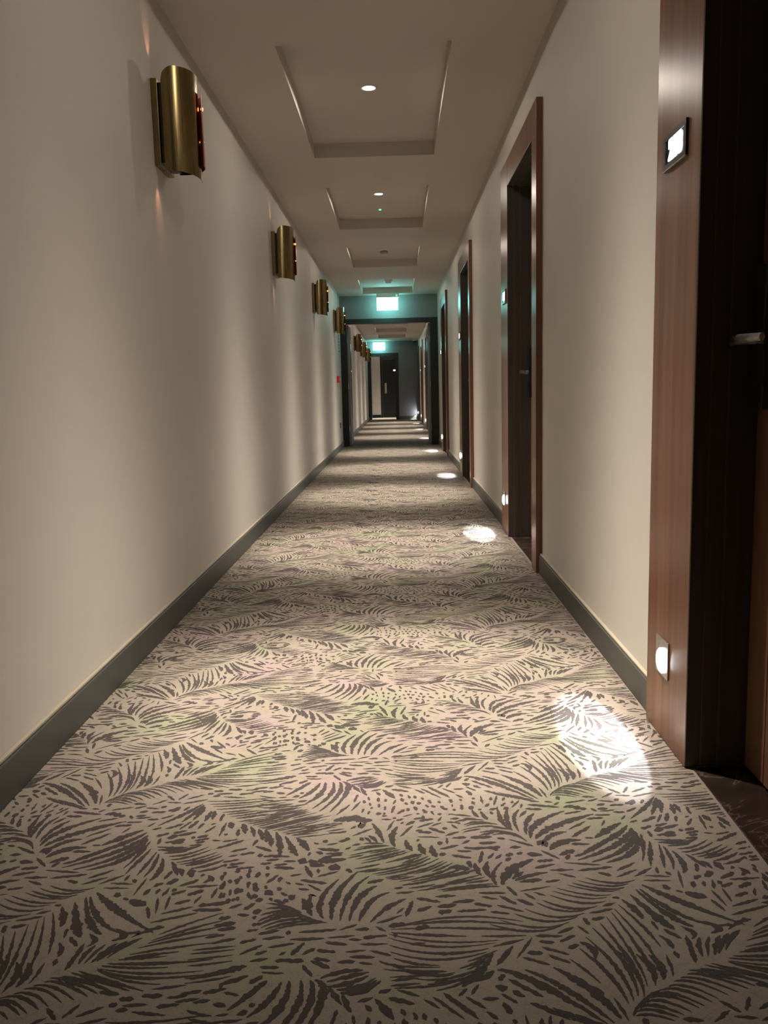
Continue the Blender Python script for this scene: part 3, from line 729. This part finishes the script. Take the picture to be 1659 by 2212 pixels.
def number_sign(k, fo):
    yc, z0, z1 = fo+0.165, 1.437, 1.517
    if k == 1: yc -= 0.02
    t = empty('room_number_sign', (XF, yc, z0), 'small back lit room number plate on the %s walnut door frame' % ORD[k], 'sign', 'lit room numbers beside the doors')
    bm = bmesh.new()
    w = 0.082
    for (a, b, c, e) in ((-w, w, z0, z0+0.013), (-w, w, z1-0.014, z1), (-w, -w+0.016, z0+0.0132, z1-0.0142), (w-0.016, w, z0+0.0132, z1-0.0142)):
        box(bm, XF-0.006, XF-0.0002, yc+a, yc+b, c, e, 0.0008)
    mesh('surround', bm, M['lockcase'], t)
    mesh('edge_strip', B(XF-0.007, XF-0.0002, yc-w, yc+w, z0-0.003, z0-0.0003, 0.0005), M['steel'], t)
    bp = mesh('back_plate', B(XF-0.0025, XF-0.0004, yc-w+0.0165, yc+w-0.0165, z0+0.0135, z1-0.0145), M['lockcase'], t)
    # three soft rounded digits, merged by their own glare
    cu = bpy.data.curves.new('digits', 'FONT')
    cu.body = '203' if k == 0 else '000'
    cu.align_x = 'CENTER'; cu.align_y = 'CENTER'
    cu.size = 0.066; cu.space_character = 0.95; cu.offset = 0.0032; cu.extrude = 0.0006
    tmp = bpy.data.objects.new('digits', cu)
    link(tmp)
    dg = bpy.context.evaluated_depsgraph_get()
    me = bpy.data.meshes.new_from_object(tmp.evaluated_get(dg))
    bpy.data.objects.remove(tmp)
    me.materials.clear(); me.materials.append(M['digits'])
    o = bpy.data.objects.new('digits', me)
    link(o, bp)
    # text +x runs towards the camera side (-y), text +y up, normal to -x
    mm = Matrix(((0, 0, -1, 0), (-1, 0, 0, 0), (0, 1, 0, 0), (0, 0, 0, 1)))
    mm.translation = Vector((XF-0.0038, yc, (z0+z1)/2))-OFF[t.name]
    o.matrix_local = mm

for k, fo in enumerate(DOORS):
    step_light(k, fo)
    if k < 7: number_sign(k, fo)

# ------------------------------------------------------------------ ceiling downlights
def photometry():
    # candela table of a narrow-beam downlight: flat core, steep shoulder, weak wide spill
    ang = list(range(0, 91, 1))+[180]
    val = []
    for a in ang:
        if a > 84: v = 0.0
        else: v = 0.975*(1.0 if a < BEAM_CORE else math.exp(-(a-BEAM_CORE)/BEAM_FALL))+0.011
        val.append(v*1000)
    txt = bpy.data.texts.new('downlight.ies')
    txt.write('IESNA:LM-63-1995\nTILT=NONE\n1 1000 1 %d 1 1 2 0 0 0\n1 1 10\n' % len(ang))
    txt.write(' '.join('%d' % a for a in ang)+'\n0\n'+' '.join('%.3f' % v for v in val)+'\n')
    return txt
IES = photometry()
LAMPS = {}
def down_lamp(power):
    if power in LAMPS: return LAMPS[power]
    d = bpy.data.lights.new('lamp', 'POINT')
    d.energy = power; d.color = DOWN_COLOR; d.shadow_soft_size = 0.016
    d.use_nodes = True
    nt = d.node_tree
    em = nt.nodes['Emission']
    ies = nt.nodes.new('ShaderNodeTexIES')
    ies.mode = 'INTERNAL'; ies.ies = IES
    ies.inputs['Strength'].default_value = 1.0
    nt.links.new(ies.outputs['Fac'], em.inputs['Strength'])
    LAMPS[power] = d
    return d

def downlight(y, label, z=HC, power=DOWN_POWER, x=-0.12):
    t = empty('downlight', (x, y, z), label, 'light', 'recessed ceiling downlights')
    tr = lathe(bmesh.new(), [(0.047, 0), (0.047, -0.004), (0.043, -0.007), (0.036, -0.006), (0.034, 0.0)], (x, y, z), 'z', 36)
    ring = mesh('trim_ring', tr, M['white'], t, smooth=True)
    ln = lathe(bmesh.new(), [(0.0335, -0.001), (0.030, -0.006), (0.016, -0.010), (0.0, -0.011)], (x, y, z), 'z', 28)
    mesh('lens', ln, M['lens_warm'], ring, smooth=True)
    o = bpy.data.objects.new('lamp', down_lamp(power))
    link(o, t)
    o.location = Vector((x, y, z-0.020))-root_off(t)

for y, x, k, lab in (
        (2.47, -0.03, 1.15, 'round downlight in the coffer above the near carpet, just out of the photo'),
        (4.99, -0.12, 1.0, 'brightest round downlight in the nearest ceiling coffer'),
        (7.55, -0.12, 1.0, 'small round downlight in the second ceiling coffer beside a green light'),
        (10.12, -0.12, 1.0, 'round downlight behind the near edge of the third coffer, before the smoke detector'),
        (12.75, -0.12, 1.0, 'round downlight behind the near edge of the fourth coffer, before the dome detector'),
        (17.10, -0.12, 1.0, 'round downlight in the first coffer beyond the fire doors'),
        (19.75, -0.12, 1.0, 'round downlight in the second coffer beyond the fire doors'),
        (22.30, -0.12, 1.0, 'round downlight in the third coffer beyond the fire doors'),
        (24.90, -0.12, 1.0, 'round downlight in the last coffer before the slate end wall')):
    downlight(y, lab, x=x, power=DOWN_POWER*k)
downlight(28.9, 'round downlight in the lobby beyond the far doorway', z=2.42, x=-0.4)

# small ceiling devices
t = empty('sensor_light', (-0.12, 8.16, HC), 'tiny green indicator light set in the second ceiling coffer', 'indicator')
mesh('housing', lathe(bmesh.new(), [(0.022, 0), (0.022, -0.004), (0.012, -0.007), (0.0, -0.007)], (-0.12, 8.16, HC), 'z', 20), M['white'], t, smooth=True)
mesh('lamp', lathe(bmesh.new(), [(0.011, -0.0072), (0.010, -0.012), (0.005, -0.015), (0.0, -0.016)], (-0.12, 8.16, HC), 'z', 16), M['led_green'], t, smooth=True)

t = empty('smoke_detector', (-0.12, 10.46, HC), 'grey boxy smoke detector in the third ceiling coffer', 'detector')
mesh('base', lathe(bmesh.new(), [(0.066, 0), (0.066, -0.010), (0.058, -0.016), (0.0, -0.016)], (-0.12, 10.46, HC), 'z', 28), M['white'], t)
mesh('head', lathe(bmesh.new(), [(0.046, -0.0162), (0.050, -0.026), (0.046, -0.040), (0.036, -0.048), (0.0, -0.048)], (-0.12, 10.46, HC), 'z', 28), M['grey'], t)

t = empty('dome_detector', (-0.10, 13.32, HC), 'pale dome detector in the fourth ceiling coffer above the exit sign', 'detector')
mesh('base', lathe(bmesh.new(), [(0.066, 0), (0.066, -0.008), (0.060, -0.012), (0.0, -0.012)], (-0.10, 13.32, HC), 'z', 28), M['white'], t, smooth=True)
mesh('dome', lathe(bmesh.new(), [(0.052, -0.0122), (0.047, -0.030), (0.032, -0.044), (0.0, -0.050)], (-0.10, 13.32, HC), 'z', 28), M['white'], t, smooth=True)

t = empty('ceiling_camera', (0.60, 27.3, H), 'small black dome camera on the ceiling by the slate end wall', 'camera')
mesh('base', lathe(bmesh.new(), [(0.07, 0), (0.07, -0.02), (0.06, -0.03), (0.0, -0.03)], (0.60, 27.3, H), 'z', 24), M['white'], t)
mesh('dome', lathe(bmesh.new(), [(0.055, -0.0302), (0.050, -0.06), (0.030, -0.085), (0.0, -0.092)], (0.60, 27.3, H), 'z', 24), M['glass_dark'], t, smooth=True)

# ------------------------------------------------------------------ brass wall sconces
SC = [3.475, 6.66, 9.78, 12.95, 19.0, 22.1, 25.4]

def sconce(k, ys):
    lab = ['large brass sconce nearest the camera on the left wall', 'second brass sconce from the camera on the left wall', 'third brass sconce from the camera on the left wall',
           'brass sconce on the left wall just before the fire doors', 'first brass sconce on the left wall beyond the fire doors', 'middle brass sconce on the left wall beyond the fire doors',
           'farthest brass sconce on the left wall before the lobby'][k]
    t = empty('wall_sconce', (XL, ys+0.10, 1.82), lab, 'wall lamp', 'brass sconces along the left wall')
    # backplate box against the wall
    mesh('back_plate', B(XL+0.0005, XL+0.026, ys, ys+0.20, 1.822, 2.148, 0.002), M['brass'], t)
    mesh('inner_box', B(XL+0.0262, XL+0.060, ys+0.012, ys+0.188, 1.835, 2.135, 0.002), M['black'], t)
    cx, cy, rx, ry = -0.868, ys+0.098, 0.092, 0.118
    def curve(t0, t1, n, ax, ay, zf):
        lo, hi, ds = [], [], []
        for i in range(n+1):
            a = math.radians(t0+(t1-t0)*i/n)
            c, s = math.cos(a), math.sin(a)
            z0, z1 = zf(t0+(t1-t0)*i/n)
            lo.append((cx+ax*c, cy+ay*s, z0)); hi.append((cx+ax*c, cy+ay*s, z1)); ds.append((c, s, 0))
        return sheet(lo, hi, ds, 0.0022)
    def zfront(a):
        u = max(0.0, min(1.0, (a+102)/34))
        r = math.sqrt(max(0, 1-(1-u)**2))
        return 1.800-0.016*min(1, max(0, (a+100)/110)), 2.135+0.050*r
    sh = mesh('front_shade', curve(-102, 22, 36, rx, ry, zfront), M['brass'], t, smooth=True)
    md = sh.modifiers.new('edges', 'EDGE_SPLIT'); md.split_angle = math.radians(40)
    sh2 = mesh('rear_shade', curve(-2, 102, 28, rx+0.015, ry+0.008, lambda a: (1.838, 2.125)), M['copper'], t, smooth=True)
    md = sh2.modifiers.new('edges', 'EDGE_SPLIT'); md.split_angle = math.radians(40)
    # end stays that hold the shades to the box
    for zz in (1.90, 2.07):
        mesh('stay', B(XL+0.0602, cx+rx-0.004, cy-0.004, cy+0.004, zz-0.004, zz+0.004, 0.001), M['brass'], t)
    # small amber lamps showing at the gap between the shades
    for zz, sc in ((2.072, 0.75), (1.945, 0.38)):
        lm = lathe(bmesh.new(), [(r*sc, h*sc) for r, h in ((0.0, -0.011), (0.005, -0.009), (0.007, -0.002), (0.006, 0.006), (0.0, 0.010))], (cx+rx+0.0085, cy+0.046, zz), 'z', 14)
        mesh('lamp', lm, M['led_amber'], sh2, smooth=True)
    # salmon light escaping up and down against the wall
    p = 1.3
    col = (1.0, 0.42, 0.26)
    spot('up_light', (XL+0.034, ys+0.006, 2.16), (XL-0.040, ys-0.030, 2.46), p, col, math.radians(38), 0.7, 0.006, t, scale=(0.6, 1.0), roll_axis=(1, 0, 0))
    spot('down_light', (XL+0.034, ys+0.006, 1.812), (XL-0.040, ys+0.035, 1.5), p, col, math.radians(38), 0.7, 0.006, t, scale=(0.6, 1.0), roll_axis=(1, 0, 0))
for k, ys in enumerate(SC):
    sconce(k, ys)

# ------------------------------------------------------------------ fire doors half way along
d = empty('door_9', (-0.12, Y1, 0), 'dark grey fire door frame spanning the corridor with both leaves held open', 'door', kind='structure')
FI0, FI1 = -0.825, 0.572
mesh('jamb', B(XL+0.001, FI0, Y1-0.012, Y1+0.13, 0.001, 2.125, 0.002), M['fire'], d)
mesh('jamb', B(FI1, XR-0.001, Y1-0.012, Y1+0.13, 0.001, 2.125, 0.002), M['fire'], d)
mesh('frame_head', B(FI0, FI1, Y1-0.012, Y1+0.13, 2.045, 2.125, 0.002), M['fire'], d)
for sx, x0 in ((1, FI0), (-1, FI1)):
    xa, xb = (x0-0.02, x0+0.024) if sx > 0 else (x0-0.024, x0+0.02)
    lf = mesh('door_leaf', B(xa, xb, Y1+0.135, Y1+0.83, 0.012, 2.04, 0.002), M['bulk'], d)
    xg = xb if sx > 0 else xa
    mesh('vision_panel', B(xg-0.002, xg+0.002, Y1+0.60, Y1+0.72, 0.45, 1.85, 0.001), M['glass_dark'], lf)
    for zz in (0.30, 1.02, 1.78):
        xh = x0+0.0003*sx
        mesh('hinge', B(min(xh, xh+0.004*sx), max(xh, xh+0.004*sx), Y1+0.02, Y1+0.10, zz-0.05, zz+0.05, 0.001), M['steel'], d)

# end doorway (left part of the end wall)
d = empty('door_10', (-0.44, Y2, 0), 'dark grey doorway at the end of the corridor under the farther exit sign', 'door', kind='structure')
mesh('jamb', B(-0.045, ENDF, Y2-0.014, Y2+0.13, 0.001, 2.13, 0.002), M['fire'], d)
mesh('jamb', B(XL, XL+0.045, Y2-0.014, Y2+0.13, 0.001, 2.13, 0.002), M['fire'], d)
mesh('frame_head', B(XL+0.045, -0.045, Y2-0.014, Y2+0.13, 2.03, 2.13, 0.002), M['fire'], d)
lf = mesh('door_leaf', B(XL+0.046, XL+0.090, Y2+0.135, Y2+0.98, 0.012, 2.025, 0.002), M['fire'], d)
mesh('lever', B(XL+0.0905, XL+0.125, Y2+0.86, Y2+0.95, 0.60, 0.625, 0.004), M['steel'], lf)

# door in the lobby, facing the corridor
d = empty('door_11', (-0.30, Y3, 0), 'dark grey lobby door facing down the corridor with a lit number', 'door', kind='structure')
mesh('jamb', B(-0.575, -0.51, Y3-0.016, Y3, 0.001, 2.20, 0.002), M['fire'], d)
mesh('jamb', B(0.27, 0.335, Y3-0.016, Y3, 0.001, 2.20, 0.002), M['fire'], d)
mesh('frame_head', B(-0.51, 0.27, Y3-0.016, Y3, 2.12, 2.20, 0.002), M['fire'], d)
lf = mesh('door_leaf', B(-0.507, 0.267, Y3-0.010, Y3-0.001, 0.012, 2.117, 0.002), M['fire'], d)
mesh('push_plate', B(-0.43, -0.36, Y3-0.014, Y3-0.0102, 0.84, 1.20, 0.001), M['caulk'], lf)
mesh('closer', B(-0.46, -0.06, Y3-0.05, Y3-0.0102, 1.985, 2.045, 0.003), M['black'], lf)
mesh('lit_number', B(-0.115, -0.035, Y3-0.016, Y3-0.0102, 1.615, 1.655, 0.001), M['digits'], lf)

# ------------------------------------------------------------------ exit signs
def exit_sign(xc, y, w, zt, zb, label):
    t = empty('exit_sign', (xc, y, H), label, 'sign', 'lit exit signs')
    bm = B(xc-w/2-0.005, xc+w/2+0.02, y-0.030, y+0.030, zt, H-0.0004, 0.004)
    hs = mesh('housing', bm, M['white'], t)
    mesh('lit_panel', B(xc-w/2, xc+w/2, y-0.012, y+0.012, zb, zt-0.0005, 0.004), M['exit'], t)
    mesh('indicator', lathe(bmesh.new(), [(0.0, -0.012), (0.008, -0.008), (0.009, 0.0)], (xc+w/2-0.02, y-0.0303, (zt+H)/2-0.005), 'y', 16), M['led_green'], hs, smooth=True)
exit_sign(-0.127, 14.20, 0.345, 2.435, 2.235, 'bright blank looking cyan exit sign hanging before the fire doors')
exit_sign(-0.545, 27.40, 0.37, 2.455, 2.215, 'smaller cyan exit sign hanging over the far doorway')

# ------------------------------------------------------------------ small things on the left wall by the fire doors
t = empty('fire_call_point', (XL, 13.36, 1.06), 'small red fire alarm call point on the left wall by the fire doors', 'alarm')
mesh('box', B(XL+0.0005, XL+0.045, 13.30, 13.40, 1.065, 1.17, 0.004), M['red'], t)
mesh('glass', B(XL+0.0452, XL+0.048, 13.322, 13.378, 1.095, 1.145, 0.001), M['white'], t)
t = empty('call_point_notice', (XL, 13.36, 0.98), 'small pale notice under the red call point', 'sign')
mesh('plate', B(XL+0.0005, XL+0.004, 13.31, 13.39, 0.985, 1.045, 0.0008), M['white'], t)
mesh('printed_line', B(XL+0.0041, XL+0.0047, 13.32, 13.38, 1.01, 1.02), M['ink'], t)
t = empty('fire_notice', (XL, 13.95, 1.5), 'pale blue printed notice on the left wall beside the fire door frame', 'sign')
mesh('plate', B(XL+0.0005, XL+0.006, 13.80, 14.10, 1.52, 1.92, 0.001), M['notice'], t)
for q in range(6):
    mesh('printed_line', B(XL+0.0061, XL+0.0068, 13.83, 14.07-0.03*(q % 3), 1.57+q*0.05, 1.588+q*0.05), M['ink'], t)
t = empty('wall_socket', (XL, 13.78, 0.34), 'small dark wall socket low beside the fire door frame', 'socket')
mesh('plate', B(XL+0.0005, XL+0.010, 13.70, 13.86, 0.345, 0.435, 0.002), M['lockcase'], t)
mesh('switch', B(XL+0.0102, XL+0.014, 13.72, 13.74, 0.40, 0.42, 0.001), M['grey'], t)
mesh('switch', B(XL+0.0102, XL+0.014, 13.82, 13.84, 0.40, 0.42, 0.001), M['grey'], t)
